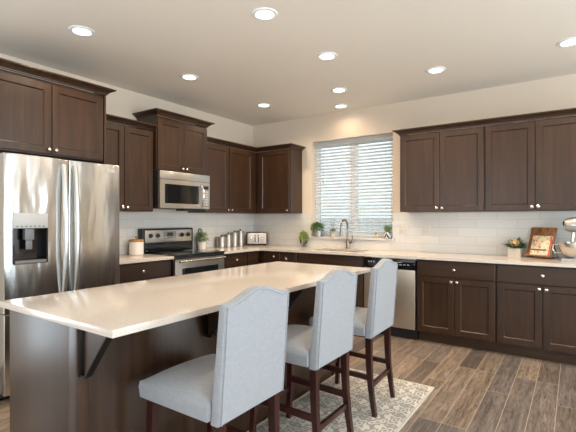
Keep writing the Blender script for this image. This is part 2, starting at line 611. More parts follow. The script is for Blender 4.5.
# outside: neighbour's house, fence and ground
bm = B(); box(bm, -6, 12, 4.2, 4.5, -.4, 6.0)
o = obj('neighbour_house', bm, 'siding', None, False); tag(o, 'pale sided house wall seen through the window blind', 'house')
fz = thing('fence', 'weathered grey board fence behind the lower part of the kitchen window', 'fence', (0, 2.9, -.4))
bm = B()
k = -3.0
while k < 4.5:
    box(bm, k, k + .138, 0, .02, 0, 1.72); k += .145
obj('board_panel', bm, 'fence', fz, False)
bm = B(); box(bm, -3, 4.5, .02, .06, .3, .4); box(bm, -3, 4.5, .02, .06, 1.35, 1.45); obj('rail', bm, 'fence', fz, False)
bm = B(); box(bm, -8, 14, .25, 8, -.5, -.4); struct('ground', bm, 'ground')

# ------------------------------------------------------------------ cabinets
DT = .020   # door thickness
def door_bm(x0, x1, z0, z1, yf, fr=.058, rec=.0105, flat=False):
    """shaker panel, front at y=yf facing -y, thickness DT"""
    bm = B()
    def ring(ins, y, zi=None):
        return [(x0 + ins, y, z0 + ins), (x1 - ins, y, z0 + ins), (x1 - ins, y, z1 - ins), (x0 + ins, y, z1 - ins)]
    rs = [ring(0, yf + DT), ring(0, yf + .003), ring(.003, yf)]
    if not flat:
        rs += [ring(fr, yf), ring(fr + .007, yf + rec - .0015), ring(fr + .008, yf + rec)]
    loft(bm, rs)
    return bm

KNOB = None
def knob(x, z, yf, parent):
    global KNOB
    if KNOB is None:
        bm = B()
        vs = lathe(bm, [(.007, 0), (.005, .008), (.006, .012), (.0145, .016), (.0165, .021), (.0145, .026), (.007, .0285), (0.0005, .029)], 20)
        bmesh.ops.rotate(bm, verts=vs, cent=(0, 0, 0), matrix=Matrix.Rotation(R(90), 3, 'X'))
        KNOB = obj('knob', bm, 'nickel', parent, True, 60)
        o = KNOB
    else:
        o = KNOB.copy()
        COL.objects.link(o)
        o.parent = parent
    o.location = (x, yf, z)
    o['label'] = 'round brushed nickel knob'
    return o

def cabinet(name, label, group, loc, rz, w, d, z0, z1, doors=(), drawers=(), toe=0.0, xa=0.0):
    """local: x along wall 0..w, back at y=0, front faces -y; z from the root's own height"""
    t = thing(name, label, 'cabinet', (loc[0], loc[1], z0), rz, group)
    h = z1 - z0
    bm = B()
    box(bm, xa, w, -(d - DT - .001), -.012 if toe else -.001, toe, h, .0015, 1)
    obj('body', bm, 'espresso', t)
    if toe:
        bm = B(); box(bm, xa, w, -(d - .075), -.02, 0, toe - .001); obj('toe_kick', bm, 'espresso_h', t, False)
    for (a, b_, c, e, kx, kz) in doors:
        o = obj('door', door_bm(a, b_, c - z0, e - z0, -d), 'espresso', t)
        if kx is not None:
            knob(kx, kz - z0, -d, o)
    for (a, b_, c, e, kx, kz) in drawers:
        o = obj('drawer', door_bm(a, b_, c - z0, e - z0, -d, flat=True), 'espresso_h', t)
        if kx is not None:
            knob(kx, kz - z0, -d, o)
    return t

def pair(w, z0, z1, top_knob, off=.028, e=.008, g=.0025):
    kz = (z1 - .034) if top_knob else (z0 + .034)
    return [(e, w / 2 - g, z0, z1, w / 2 - off, kz), (w / 2 + g, w - e, z0, z1, w / 2 + off, kz)]

Q = R(90)
UB, UT = 1.392, 2.287     # upper cabinets bottom / box top
UD = .312
UG, BG = 'upper cabinets', 'base cabinets'
# range wall (faces +x)
cabinet('wall_cabinet', 'deep espresso cabinet with two doors above the refrigerator', UG, (0, -3.79, 0), Q, .93, .573, 1.838, 2.456,
        pair(.93, 1.85, 2.43, False))
cabinet('wall_cabinet', 'espresso two-door upper cabinet between the refrigerator and the microwave', UG, (0, -2.838, 0), Q, .730, UD, UB, UT,
        pair(.730, UB + .006, UT - .012, False))
cabinet('wall_cabinet', 'short raised espresso cabinet with two doors above the microwave', UG, (0, -2.105, 0), Q, .760, .372, 1.852, 2.456,
        pair(.760, 1.862, 2.43, False))
cabinet('wall_cabinet', 'single-door espresso upper cabinet just right of the microwave', UG, (0, -1.342, 0), Q, .462, UD, UB, UT,
        [(.008, .454, UB + .006, UT - .012, .428, UB + .04)])
cabinet('wall_cabinet', 'single-door espresso upper cabinet in the corner on the microwave wall', UG, (0, -.878, 0), Q, .878, UD, UB, UT,
        [(.006, .50, UB + .006, UT - .012, .034, UB + .04)])
# tall panel at the refrigerator's side
bm = B(); box(bm, .012, .572, -2.858, -2.840, 0, 2.456, .001); o = obj('end_panel', bm, 'espresso'); tag(o, 'tall espresso end panel standing right beside the refrigerator', 'panel')
# window wall (faces -y)
cabinet('wall_cabinet', 'dark espresso corner upper cabinet left of the window with one door', UG, (.314, 0, 0), 0, .601, UD, UB, UT,
        [(.055, .585, UB + .006, UT - .012, .556, UB + .04)])
cabinet('wall_cabinet', 'espresso two-door upper cabinet beside the window on its right', UG, (2.464, 0, 0), 0, .912, UD, UB, UT,
        pair(.912, UB + .006, UT - .012, False))
cabinet('wall_cabinet', 'espresso two-door upper cabinet at the right edge above the stand mixer', UG, (3.377, 0, 0), 0, .912, UD, UB, UT,
        pair(.912, UB + .006, UT - .012, False))
cabinet('wall_cabinet', 'narrow single-door espresso upper cabinet at the far right end of the run', UG, (4.29, 0, 0), 0, .31, UD, UB, UT,
        [(.008, .302, UB + .006, UT - .012, .275, UB + .04)])

def crown_prof(z0, z1, p=.062):
    h = z1 - z0
    return [(-.012, z0), (.004, z0), (.006, z0 + .22 * h), (.014, z0 + .26 * h), (.020, z0 + .42 * h), (.036, z0 + .64 * h), (.048, z0 + .72 * h), (.050, z0 + .78 * h), (p, z0 + .82 * h), (p, z1), (-.012, z1)]
def crown(label, path, z0, z1):
    bm = B(); moulding(bm, path, crown_prof(z0, z1)); o = obj('crown_moulding', bm, 'espresso_h', None, True, 25)
    tag(o, label, 'moulding', 'crown mouldings on the upper cabinets')
e = .0005
crown('crown moulding around the top of the cabinet over the refrigerator', [(.574, -3.79), (.574, -2.838), (.001, -2.838)], 2.4565, 2.512)
crown('low crown moulding on the two-door cabinet left of the microwave', [(.313, -2.770), (.313, -2.107)], 2.2875, 2.343)
crown('crown moulding around the raised cabinet over the microwave', [(.001, -2.106), (.373, -2.106), (.373, -1.344), (.001, -1.344)], 2.4565, 2.512)
crown('crown moulding running round the corner to the left of the window', [(.313, -1.341), (.313, -.313), (.916, -.313), (.916, -.001)], 2.2875, 2.343)
crown('long crown moulding over the cabinets right of the window', [(2.463, -.001), (2.463, -.313), (4.6, -.313)], 2.2875, 2.343)

# base units
BD = .609
CT, CB = .914, .884
def base_pair(w, dr=True):
    d = pair(w, .118, .700, True)
    r = [(.008, w - .008, .708, .868, w / 2, .79)]
    return d, r
d, r = base_pair(.730)
cabinet('base_cabinet', 'espresso base cabinet with a wide drawer left of the range', BG, (0, -2.838, 0), Q, .730, BD, 0, .8835, d, r, .1)
cabinet('base_cabinet', 'small espresso base cabinet with a drawer just right of the range', BG, (0, -1.341, 0), Q, .486, BD, 0, .8835,
        [(.008, .478, .118, .700, .05, .666)], [(.008, .478, .708, .868, .262, .79)], .1)
cabinet('base_cabinet', 'dark espresso corner base cabinet where the two counters meet', BG, (0, -.854, 0), Q, .820, BD, 0, .8835,
        [], [(.008, .225, .118, .868, None, 0)], .1)
cabinet('base_cabinet', 'dark espresso base cabinet with two small drawers left of the sink', BG, (.612, 0, 0), 0, .608, BD, 0, .8835,
        [(.085, .338, .118, .700, .31, .666), (.343, .600, .118, .700, .37, .666)], [(.085, .338, .708, .868, .255, .812), (.343, .600, .708, .868, .455, .79)], .1)
d, r = base_pair(.925)
cabinet('sink_cabinet', 'wide espresso base cabinet below the sink and the window', BG, (1.222, 0, 0), 0, .925, BD, 0, .70, d, [], .1)
bm = B(); bm.free()
d, r = base_pair(.770)
cabinet('base_cabinet', 'espresso base cabinet right beside the dishwasher, one drawer over two doors', BG, (2.757, 0, 0), 0, .770, BD, 0, .8835, d, r, .1)
cabinet('base_cabinet', 'espresso base cabinet at the right edge, below the stand mixer', BG, (3.528, 0, 0), 0, .770, BD, 0, .8835, d, r, .1)
cabinet('base_cabinet', 'narrow espresso base cabinet at the far right end of the run', BG, (4.299, 0, 0), 0, .301, BD, 0, .8835,
        [(.008, .293, .118, .700, .04, .666)], [(.008, .293, .708, .868, .15, .79)], .1)
# front of the sink cabinet (low body leaves room for the bowl)
sk = [q for q in COL.objects if q.name.startswith('sink_cabinet')][0]
bm = B(); box(bm, 0, .925, -(BD - DT - .001), -.545, .7005, .8835); box(bm, 0, .018, -.545, -.012, .7005, .8835); box(bm, .907, .925, -.545, -.012, .7005, .8835); obj('apron', bm, 'espresso_h', sk, False)
obj('false_front', door_bm(.008, .917, .708, .868, -BD, flat=True), 'espresso_h', sk)

# counters
CD = .648
bm = B(); box(bm, .0105, CD, -2.838, -2.107, CB, CT, .003); o = obj('worktop', bm, 'quartz'); tag(o, 'short cream quartz worktop between the refrigerator and the range', 'worktop')
SX0, SX1, SY0, SY1 = 1.36, 2.04, -.51, -.13
bm = B()
ys = [-1.341, -CD, SY0, SY1, -.0105]
xs = [.0105, CD, SX0, SX1, 4.6]
skip = {(1, 0), (2, 0), (3, 0), (2, 2)}
cells(bm, xs, ys, skip, CB, CT, 'xy')
o = obj('worktop', bm, 'quartz', None, False); tag(o, 'long L-shaped cream quartz worktop running through the corner and under the window', 'worktop')
# sink bowl
t = thing('sink', 'undermount steel sink set in the worktop below the window', 'sink', ((SX0 + SX1) / 2, (SY0 + SY1) / 2, .70))
a, b_ = (SX1 - SX0) / 2, (SY1 - SY0) / 2
bm = B()
cells(bm, [-a - .012, -a, a, a + .012], [-b_ - .012, -b_, b_, b_ + .012], {(1, 1)}, .006, .1835, 'xy')
box(bm, -a - .012, a + .012, -b_ - .012, b_ + .012, .001, .006)
obj('bowl', bm, 'sinksteel', t, False)
bm = B(); lathe(bm, [(.045, .006), (.042, .009), (.02, .008), (.001, .007)], 24); obj('drain', bm, 'nickel', t)

# ------------------------------------------------------------------ dishwasher
t = thing('dishwasher', 'stainless steel dishwasher with black control strip under the counter', 'dishwasher', (2.150, 0, 0))
w_ = .604
bm = B(); box(bm, .004, w_, -.575, -.06, .09, .878); obj('body', bm, 'black', t, False)
bm = B(); box(bm, .010, w_ - .004, -.628, -.5755, .118, .757, .006); obj('door', bm, 'steel_flat', t)
bm = B(); box(bm, .010, w_ - .004, -.622, -.5755, .760, .866, .005); cp = obj('control_panel', bm, 'blackglass', t)
bm = B()
for k in range(6):
    x = .30 + k * .042
    box(bm, x, x + .024, -.6225, -.6218, .806, .815)
for k in range(3):
    box(bm, .06 + k * .03, .075 + k * .03, -.6225, -.6218, .82, .835)
box(bm, .33, .45, -.6225, -.6218, .832, .838)
obj('button_row', bm, 'lightgrey', cp, False)
bm = B(); box(bm, .06, .25, -.6235, -.622, .775, .815, .0007); obj('latch_pocket', bm, 'black', cp)
bm = B(); box(bm, .006, w_ - .002, -.615, -.575, .868, .8825, .002); obj('top_trim', bm, 'steel_flat', t)
bm = B(); box(bm, .008, w_ - .004, -.56, -.07, .0, .088); obj('toe_kick', bm, 'black', t, False)

# ------------------------------------------------------------------ range
t = thing('range', 'freestanding stainless steel electric range with black glass cooktop', 'range', (0, -2.104, 0), Q)
w_ = .758
bm = B(); box(bm, .002, w_, -.62, -.012, .02, .905, .003); obj('body', bm, 'black', t)
bm = B(); box(bm, .0, w_ + .002, -.664, -.10, .9055, .924, .005); ct = obj('cooktop', bm, 'blackglass', t)
bm = B()
for (x, y, r_) in ((.19, -.25, .075), (.57, -.25, .075), (.19, -.50, .095), (.57, -.50, .105)):
    for q in (r_, r_ * .62):
        lathe(bm, [(q - .002, .9241), (q, .9245), (q + .002, .9241)], 40, x, y, False)
obj('burner_ring', bm, 'grey', ct)
bm = B(); box(bm, .0, w_ + .002, -.105, -.012, .9245, 1.200, .008); obj('backguard', bm, 'black', t)
bm = B(); box(bm, .03, w_ - .03, -.116, -.1055, 1.035, 1.178, .006); bp = obj('control_panel', bm, 'steel_flat', t)
bm = B(); box(bm, .012, w_ - .012, -.112, -.1055, .932, 1.02, .004); obj('rear_vent', bm, 'blackglass', t)
bm = B(); box(bm, .285, .475, -.1185, -.1162, 1.072, 1.160, .001); ds = obj('display', bm, 'grey', bp)
bm = B(); box(bm, .335, .425, -.1195, -.1187, 1.105, 1.148); obj('clock', bm, 'blackglass', ds, False)
bm = B()
for k in range(4):
    box(bm, .293 + k * .011, .301 + k * .011, -.1195, -.1187, 1.082, 1.092)
    box(bm, .432 + k * .011, .439 + k * .011, -.1195, -.1187, 1.082, 1.092)
obj('button_row', bm, 'lightgrey', ds, False)
for x in (.10, .20, .565, .665):
    bm = B()
    vs = lathe(bm, [(.027, 0), (.027, .004), (.021, .006), (.019, .024), (.016, .027), (.0005, .027)], 24)
    vs += box(bm, -.004, .004, -.018, .018, .026, .032)
    bmesh.ops.rotate(bm, verts=vs, cent=(0, 0, 0), matrix=Matrix.Rotation(R(90), 3, 'X'))
    k_ = obj('knob', bm, 'black', bp); k_.location = (x, -.1162, 1.115)
bm = B(); box(bm, .004, w_ - .002, -.652, -.6205, .878, .904, .003); obj('front_trim', bm, 'black', t)
bm = B(); cells(bm, [.004, .10, w_ - .10, w_ - .002], [.235, .42, .772, .872], {(1, 1)}, -.655, -.6205, 'xz'); od = obj('oven_door', bm, 'steel_flat', t, False)
bm = B(); box(bm, .1005, w_ - .1005, -.652, -.632, .4205, .7715); obj('oven_window', bm, 'blackglass', od, False)
bm = B()
tube(bm, [(.03, -.700, .853), (w_ - .03, -.700, .853)], .014, 14)
for x in (.06, w_ - .06):
    box(bm, x - .012, x + .012, -.695, -.6552, .843, .863, .002)
obj('handle', bm, 'nickel', od)
bm = B(); box(bm, .004, w_ - .002, -.652, -.6205, .05, .228, .005); obj('storage_drawer', bm, 'steel_flat', t)

# ------------------------------------------------------------------ microwave
t = thing('microwave', 'stainless over-the-range microwave mounted under the raised cabinet', 'microwave', (0, -2.104, 1.43), Q)
w_, H = .758, .418
bm = B(); box(bm, .002, w_, -.375, -.012, .0, H, .003); obj('body', bm, 'black', t)
bm = B(); box(bm, .002, w_, -.410, -.3755, H - .088, H, .003); obj('vent_cover', bm, 'steel_flat', t)
bm = B(); cells(bm, [.002, .068, .572, .600], [.004, .056, .274, .325], {(1, 1)}, -.410, -.3755, 'xz'); md = obj('door', bm, 'steel_flat', t, False)
bm = B(); box(bm, .0685, .5715, -.408, -.385, .0565, .2735); obj('door_window', bm, 'blackglass', md, False)
bm = B()
pts = []
for k in range(13):
    s = k / 12
    pts.append((.612, -.415 - .042 * math.sin(PI * s), .03 + .275 * s))
tube(bm, pts, .013, 12)
obj('handle', bm, 'nickel', md)
bm = B(); box(bm, .602, w_, -.410, -.3755, .004, .325, .003); cp = obj('control_panel', bm, 'steel_flat', t)
bm = B(); box(bm, .648, .738, -.4115, -.4102, .03, .29, .0005); kp = obj('keypad', bm, 'grey', cp)
bm = B(); box(bm, .655, .731, -.4125, -.4117, .245, .28); obj('display', bm, 'blackglass', kp, False)
bm = B()
for i in range(3):
    for j in range(6):
        box(bm, .657 + i * .026, .677 + i * .026, -.4125, -.4117, .045 + j * .031, .066 + j * .031)
obj('button_grid', bm, 'lightgrey', kp, False)
bm = B(); box(bm, .40, .70, -.36, -.20, -.022, -.001, .003); obj('lamp_housing', bm, 'black', t)

# ------------------------------------------------------------------ refrigerator
FY = -3.787
t = thing('refrigerator', 'large stainless french-door refrigerator with water dispenser', 'refrigerator', (0, FY, 0), Q)
w_ = .908
GX = .454
bm = B(); box(bm, .004, w_ - .004, -.755, -.03, .02, 1.765, .004); obj('body', bm, 'fridge_side', t)
bm = B(); box(bm, .01, w_ - .01, -.74, -.05, 0, .019); obj('base_grille', bm, 'black', t, False)
def slab_door(name, x0, x1, z0, z1, hole=None):
    bm = B()
    if hole:
        cells(bm, [x0, hole[0], hole[1], x1], [z0, hole[2], hole[3], z1], {(1, 1)}, -.849, -.757, 'xz')
        es = [e_ for e_ in bm.edges if abs(e_.verts[0].co.y - e_.verts[1].co.y) < 1e-6 and e_.verts[0].co.y < -.84 and e_.is_boundary is False and
              all(abs(v.co.x - x0) < 1e-5 or abs(v.co.x - x1) < 1e-5 or abs(v.co.z - z0) < 1e-5 or abs(v.co.z - z1) < 1e-5 for v in e_.verts) and
              (abs(e_.verts[0].co.x - e_.verts[1].co.x) < 1e-6 and abs(e_.verts[0].co.x - x0) * abs(e_.verts[0].co.x - x1) < 1e-6 or
               abs(e_.verts[0].co.z - e_.verts[1].co.z) < 1e-6 and abs(e_.verts[0].co.z - z0) * abs(e_.verts[0].co.z - z1) < 1e-6)]
        bmesh.ops.bevel(bm, geom=es, offset=.008, segments=3, profile=.5, affect='EDGES')
    else:
        box(bm, x0, x1, -.849, -.757, z0, z1, .008, 3)
    return obj(name, bm, 'steel', t)
HX0, HX1, HZ0, HZ1 = .055, .297, .982, 1.356
dl = slab_door('door', .002, GX - .0025, .637, 1.780, (HX0, HX1, HZ0, HZ1))
dr = slab_door('door', GX + .0025, w_ - .002, .637, 1.780)
fd = slab_door('freezer_drawer', .002, w_ - .002, .055, .630)
# dispenser
bm = B(); cells(bm, [HX0, HX0 + .012, HX1 - .012, HX1], [HZ0, HZ0 + .015, HZ1], {(1, 1)}, -.852, -.775, 'xz')
box(bm, HX0, HX1, -.775, -.7575, HZ0, HZ1)
dp = obj('dispenser', bm, 'blackglass', dl, False)
bm = B(); box(bm, HX0 + .001, HX1 - .001, -.856, -.79, 1.243, HZ1 - .001, .004); pn = obj('dispenser_panel', bm, 'lightgrey', dp)
bm = B()
for k in range(7):
    box(bm, HX0 + .02 + k * .03, HX0 + .036 + k * .03, -.8568, -.8555, 1.252, 1.262)
obj('icon_row', bm, 'grey', pn, False)
bm = B(); box(bm, .14, .205, -.842, -.80, 1.155, 1.242, .006); box(bm, .15, .195, -.832, -.82, 1.085, 1.155, .005); obj('spout_lever', bm, 'grey', dp)
bm = B(); box(bm, HX0 + .013, HX1 - .013, -.858, -.7755, HZ0 + .004, HZ0 + .024, .003); obj('drip_tray', bm, 'grey', dp)
for x, d_ in ((GX - .045, dl), (GX + .045, dr)):
    bm = B()
    pts = []
    for k in range(17):
        s = k / 16
        pts.append((x, -.862 - .042 * math.sin(PI * s) ** .8, .72 + 1.0 * s))
    vs = tube(bm, pts, .0185, 16)
    for z in (.72, 1.72):
        box(bm, x - .014, x + .014, -.872, -.8495, z - .018, z + .018, .003)
    obj('handle', bm, 'satin', d_)
bm = B(); tube(bm, [(.10, -.90, .575), (w_ - .10, -.90, .575)], .0145, 12)
for x in (.14, w_ - .14):
    box(bm, x - .012, x + .012, -.895, -.8495, .563, .587, .002)
obj('handle', bm, 'nickel', fd)
bm = B(); box(bm, .79, .85, -.8505, -.8492, 1.715, 1.735, .0004); bd = obj('badge', bm, 'lightgrey', dr)
bm = B()
for k in range(4):
    box(bm, .797 + k * .012, .804 + k * .012, -.8512, -.8506, 1.721, 1.729)
obj('badge_mark', bm, 'grey', bd, False)

# ------------------------------------------------------------------ island
IX0, IX1, IY0, IY1 = 1.858, 2.794, -4.194, -1.908
PX = 2.487
bm = B(); box(bm, IX0, IX1, IY0, IY1, CB, CT, .0035); o = obj('worktop', bm, 'quartz'); tag(o, 'large cream quartz slab topping the kitchen island', 'worktop')
t = thing('kitchen_island', 'espresso wood kitchen island carrying the large cream slab', 'island', (PX, IY0 + .034, 0))
ln = IY1 - IY0 - .068
bm = B(); box(bm, -.6045, -.018, .021, ln - .021, .1, .8835); obj('carcass', bm, 'espresso', t, False)
bm = B(); box(bm, -.604, -.052, 0.0, .020, 0, .8835, .001); obj('end_panel', bm, 'espresso', t)
bm = B(); box(bm, -.604, -.052, ln - .020, ln, 0, .8835, .001); obj('end_panel', bm, 'espresso', t)
for a, b_ in ((-.004, .05), (ln - .05, ln + .004)):
    bm = B(); box(bm, -.0515, .012, a, b_, 0, .8835, .002); obj('corner_post', bm, 'espresso', t)
bm = B(); box(bm, -.0175, .0, .0505, ln - .0505, 0, .8835, .001); obj('back_panel', bm, 'espresso', t)
bm = B(); box(bm, -.53, -.02, .022, ln - .022, 0, .099); obj('toe_kick', bm, 'espresso_dark', t, False)
nd = 4
for k in range(nd):
    wd = (ln - .02) / nd
    y1 = ln - .01 - k * wd
    piv = bpy.data.objects.new('front', None)
    bpy.data.objects.remove(piv)
    dbm = door_bm(.004, wd - .004, .118, .868, 0)
    for v in dbm.verts:
        x, y, z = v.co
        v.co = (-.6255 + y, y1 - x, z)
    obj('door', dbm, 'espresso', t)
# support brackets under the overhang
def bracket(y, label):
    t = thing('counter_bracket', label, 'bracket', (PX, y, .68), 0, 'brackets under the island overhang')
    x1 = .212
    zt = .2035
    bm = B()
    loft(bm, [[(.0135 if False else .013, yy, 0), (.045, yy, 0), (.045, yy, .0), (.058, yy, .028), (x1, yy, zt - .012), (x1, yy, zt), (.013, yy, zt)] for yy in (-.004, .004)])
    obj('gusset_plate', bm, 'espresso', t, False)
    bm = B()
    box(bm, .0125, .022, -.018, .018, -.008, zt, .001)
    box(bm, .0125, x1, -.018, .018, zt - .008, zt, .001)
    obj('angle_iron', bm, 'iron', t)
    bm = B()
    d_ = Vector((x1 - .05, 0, zt - .012)).normalized()
    n_ = Vector((-d_.z, 0, d_.x)) * -.006
    A_, B2 = Vector((.05, 0, 0.0)), Vector((x1 - .004, 0, zt - .010))
    loft(bm, [[(p + n_ * s1 + Vector((0, yy, 0)))[:] for (s1, yy) in ((0, -.016), (1, -.016), (1, .016), (0, .016))] for p in (A_, B2)])
    box(bm, .0125, .056, -.016, .016, -.008, .001, .001)
    obj('diagonal_brace', bm, 'iron', t)
bracket(-4.138, 'dark triangular bracket at the near end of the island')
bracket(-3.44, 'dark triangular bracket under the island top behind the nearest stool')
bracket(-2.74, 'dark triangular bracket under the island top behind the middle stool')

# ------------------------------------------------------------------ rug
t = thing('rug', 'cream and grey leaf-patterned runner rug under the bar stools', 'rug', (2.88, -2.93, 0))
bm = B(); box(bm, -.365, .365, -1.145, 1.145, .0005, .010, .003); obj('rug_field', bm, 'rug', t)
bm = B(); cells(bm, [-.380, -.3655, .3655, .380], [-1.16, -1.1455, 1.1455, 1.16], {(1, 1)}, .0005, .0105, 'xy'); obj('binding', bm, 'rug_edge', t, False)

# ------------------------------------------------------------------ bar stools (back towards +x)
def make_stool(label):
    t = thing('bar_stool', label, 'stool', (2.83, 0, .0105), 0, 'upholstered bar stools along the island')
    hw = .208
    # backrest: camel-back outline
    bm = B()
    ZB, ZS, ZP = .515, .980, 1.024
    lean = lambda z: .034 * (z - ZB) / (ZS - ZB)
    n = 24
    top = []
    for k in range(n + 1):
        u = -hw + 2 * hw * k / n
        a = abs(u) / hw
        f_ = 0 if a > .84 else .5 * (1 + math.cos(PI * a / .84))
        top.append((u, ZS + (ZP - ZS) * f_ ** .8))
    XB, TH = .228, .056
    outline = [(-hw, ZB)] + top + [(hw, ZB)]
    rb = []
    fr = []
    for (u, z) in outline:
        rb.append((XB + lean(z), u, z))
        fr.append((XB - TH + lean(z) + .030 * (z - ZB), u, z))
    loft(bm, [fr, rb])
    es = [e_ for e_ in bm.edges if not any(len(f.verts) == 4 and False for f in e_.link_faces)]
    big = [f for f in bm.faces if len(f.verts) > 4]
    es = list({e_ for f in big for e_ in f.edges})
    bmesh.ops.bevel(bm, geom=es, offset=.014, segments=3, profile=.5, affect='EDGES')
    br = obj('backrest', bm, 'linen', t, True, 50)
    bm = B()
    ins = .010
    pts = [(XB + lean(ZB + .004) + .001, -hw + ins, ZB + .006)] + [(XB + lean(z) + .001, u * (1 - ins / hw), z - ins) for (u, z) in top] + [(XB + lean(ZB + .004) + .001, hw - ins, ZB + .006)]
    tube(bm, pts, .0032, 6)
    obj('piping', bm, 'linen', br)
    # seat cushion
    bm = B()
    sx0, sx1, sy = -.232, .176, .222
    nx, ny = 14, 14
    ZL, ZT = .528, .597
    def top_z(i, j):
        a = 2 * i / nx - 1; c = 2 * j / ny - 1
        q = (1 - abs(a) ** 3.0) * (1 - abs(c) ** 3.0)
        a2 = min(1, (1 + a)) if a < 0 else 1
        return ZT + .046 * max(0, q) ** .7
    grid = [[bm.verts.new((sx0 + (sx1 - sx0) * i / nx, -sy + 2 * sy * j / ny, top_z(i, j))) for j in range(ny + 1)] for i in range(nx + 1)]
    for i in range(nx):
        for j in range(ny):
            bm.faces.new([grid[i][j], grid[i + 1][j], grid[i + 1][j + 1], grid[i][j + 1]])
    loop = [grid[i][0] for i in range(nx + 1)] + [grid[nx][j] for j in range(1, ny + 1)] + [grid[i][ny] for i in range(nx - 1, -1, -1)] + [grid[0][j] for j in range(ny - 1, 0, -1)]
    mid = [bm.verts.new((v.co.x * 1.02, v.co.y * 1.02, ZT - .022)) for v in loop]
    low = [bm.verts.new((v.co.x, v.co.y, ZL)) for v in loop]
    for A_, C_ in ((loop, mid), (mid, low)):
        for k in range(len(A_)):
            bm.faces.new([A_[k], A_[(k + 1) % len(A_)], C_[(k + 1) % len(A_)], C_[k]])
    bm.faces.new(low[::-1])
    obj('seat', bm, 'linen', t, True, 65)
    # legs
    def leg(p0, p1, s0, s1, curve):
        rings = []
        for k in range(9):
            s = k / 8
            c = Vector(p0).lerp(Vector(p1), s)
            c.x += curve * math.sin(PI * s)
            h = (s0 + (s1 - s0) * s) / 2
            rings.append([(c.x - h, c.y - h, c.z), (c.x + h, c.y - h, c.z), (c.x + h, c.y + h, c.z), (c.x - h, c.y + h, c.z)])
        bm = B(); loft(bm, rings)
        return obj('leg', bm, 'cherry', t, True, 30)
    for s in (-1, 1):
        leg((.195, s * .176, .527), (.236, s * .180, 0), .040, .028, -.014)
        leg((-.195, s * .180, .527), (-.222, s * .190, 0), .040, .028, .004)
    for s in (-1, 1):
        bm = B(); loft(bm, [[(x, s * .184 + dy, z + dz) for dy, dz in ((-.009, -.017), (.009, -.017), (.009, .017), (-.009, .017))] for x, z in ((-.195, .262), (.200, .250))]); obj('stretcher', bm, 'cherry', t, False)
    bm = B(); box(bm, .208 - .010, .208 + .010, -.162, .162, .178, .212, .002); obj('stretcher', bm, 'cherry', t)
    bm = B(); box(bm, -.226, -.204, -.170, .170, .178, .212, .002); obj('stretcher', bm, 'cherry', t)
    bm = B(); box(bm, -.175, .175, -.150, -.128, .500, .527); box(bm, -.175, .175, .128, .150, .500, .527); box(bm, -.175, -.153, -.128, .128, .500, .527); box(bm, .153, .175, -.128, .128, .500, .527); obj('seat_rail', bm, 'cherry', t, False)
    return t
st0 = make_stool('pale grey camel-back bar stool nearest the camera')
st0.location = (2.83, -3.715, .0105)
dup(st0, (2.83, -3.000, .0105), 0, 'middle one of the three pale grey camel-back bar stools')
dup(st0, (2.83, -2.310, .0105), R(1.5), 'pale grey camel-back bar stool farthest from the camera, in front of the dishwasher')

# ------------------------------------------------------------------ recessed ceiling lights
LIGHTS = [((1.014, -3.316), 'round recessed ceiling light over the refrigerator side, leftmost in the picture'),
          ((2.343, -2.724), 'round recessed ceiling light over the island, nearest the top edge of the picture'),
          ((.903, -2.125), 'round recessed ceiling light in front of the microwave cabinet'),
          ((2.333, -1.807), 'round recessed ceiling light over the far end of the island'),
          ((3.038, -.897), 'round recessed ceiling light in front of the cabinets right of the window'),
          ((.887, -.864), 'round recessed ceiling light nearest the corner of the room'),
          ((1.964, -.872), 'round recessed ceiling light in front of the window, the nearer of two'),
          ((1.675, -.263), 'round recessed ceiling light close to the wall right above the window'),
          ((4.122, -.931), 'round recessed ceiling light at the right edge of the picture')]
def make_can(loc, label):
    t = thing('recessed_light', label, 'ceiling light', (loc[0], loc[1], CEIL), 0, 'recessed ceiling lights')
    bm = B(); lathe(bm, [(.062, -.002), (.066, -.009), (.090, -.006), (.093, 0), (.062, -.0005)], 36, 0, 0, False); obj('trim_ring', bm, 'white', t)
    bm = B(); lathe(bm, [(.0005, -.0035), (.0615, -.0035)], 36, 0, 0, False); obj('lens', bm, 'lens', t)
    return t
def can_lamp(loc, k=1.0):
    l = bpy.data.lights.new('can_lamp', 'AREA')
    l.shape = 'DISK'; l.size = .12; l.energy = CAN_POWER * k; l.color = CAN_COL; l.spread = R(150)
    o = bpy.data.objects.new('can_lamp', l); COL.objects.link(o); o.location = (loc[0], loc[1], CEIL - .012)
c0 = None
for loc, lab in LIGHTS:
    if c0 is None:
        c0 = make_can(loc, lab)
    else:
        dup(c0, (loc[0], loc[1], CEIL), 0, lab)
    can_lamp(loc, .2 if loc[1] > -.5 else 1.0)

# ------------------------------------------------------------------ window blind
t = thing('window_blind', 'white horizontal slat blind hanging in the kitchen window', 'blind', (WX0, .076, WZ0))
bm = B(); box(bm, .006, ww_ - .006, -.030, .026, wh_ - .062, wh_ - .002, .003); obj('head_rail', bm, 'slat', t)
bm = B()
z = .078
ta = R(-20)
prof = [(-.024, -.001), (0, .0015), (.024, -.001), (.024, .0015), (0, .004), (-.024, .0015)]
while z < wh_ - .07:
    q = [(y * math.cos(ta) - dz * math.sin(ta), z + y * math.sin(ta) + dz * math.cos(ta)) for y, dz in prof]
    loft(bm, [[(x, y, zz) for y, zz in q] for x in (.008, ww_ - .008)])
    z += .0437
obj('slats', bm, 'slat', t)
bm = B(); box(bm, .008, ww_ - .008, -.024, .024, .022, .040, .003); obj('bottom_rail', bm, 'slat', t)
for x in (.11, ww_ / 2, ww_ - .11):
    bm = B(); tube(bm, [(x, -.027, .04), (x, -.027, wh_ - .062)], .0012, 6); obj('ladder_cord', bm, 'lightgrey', t)
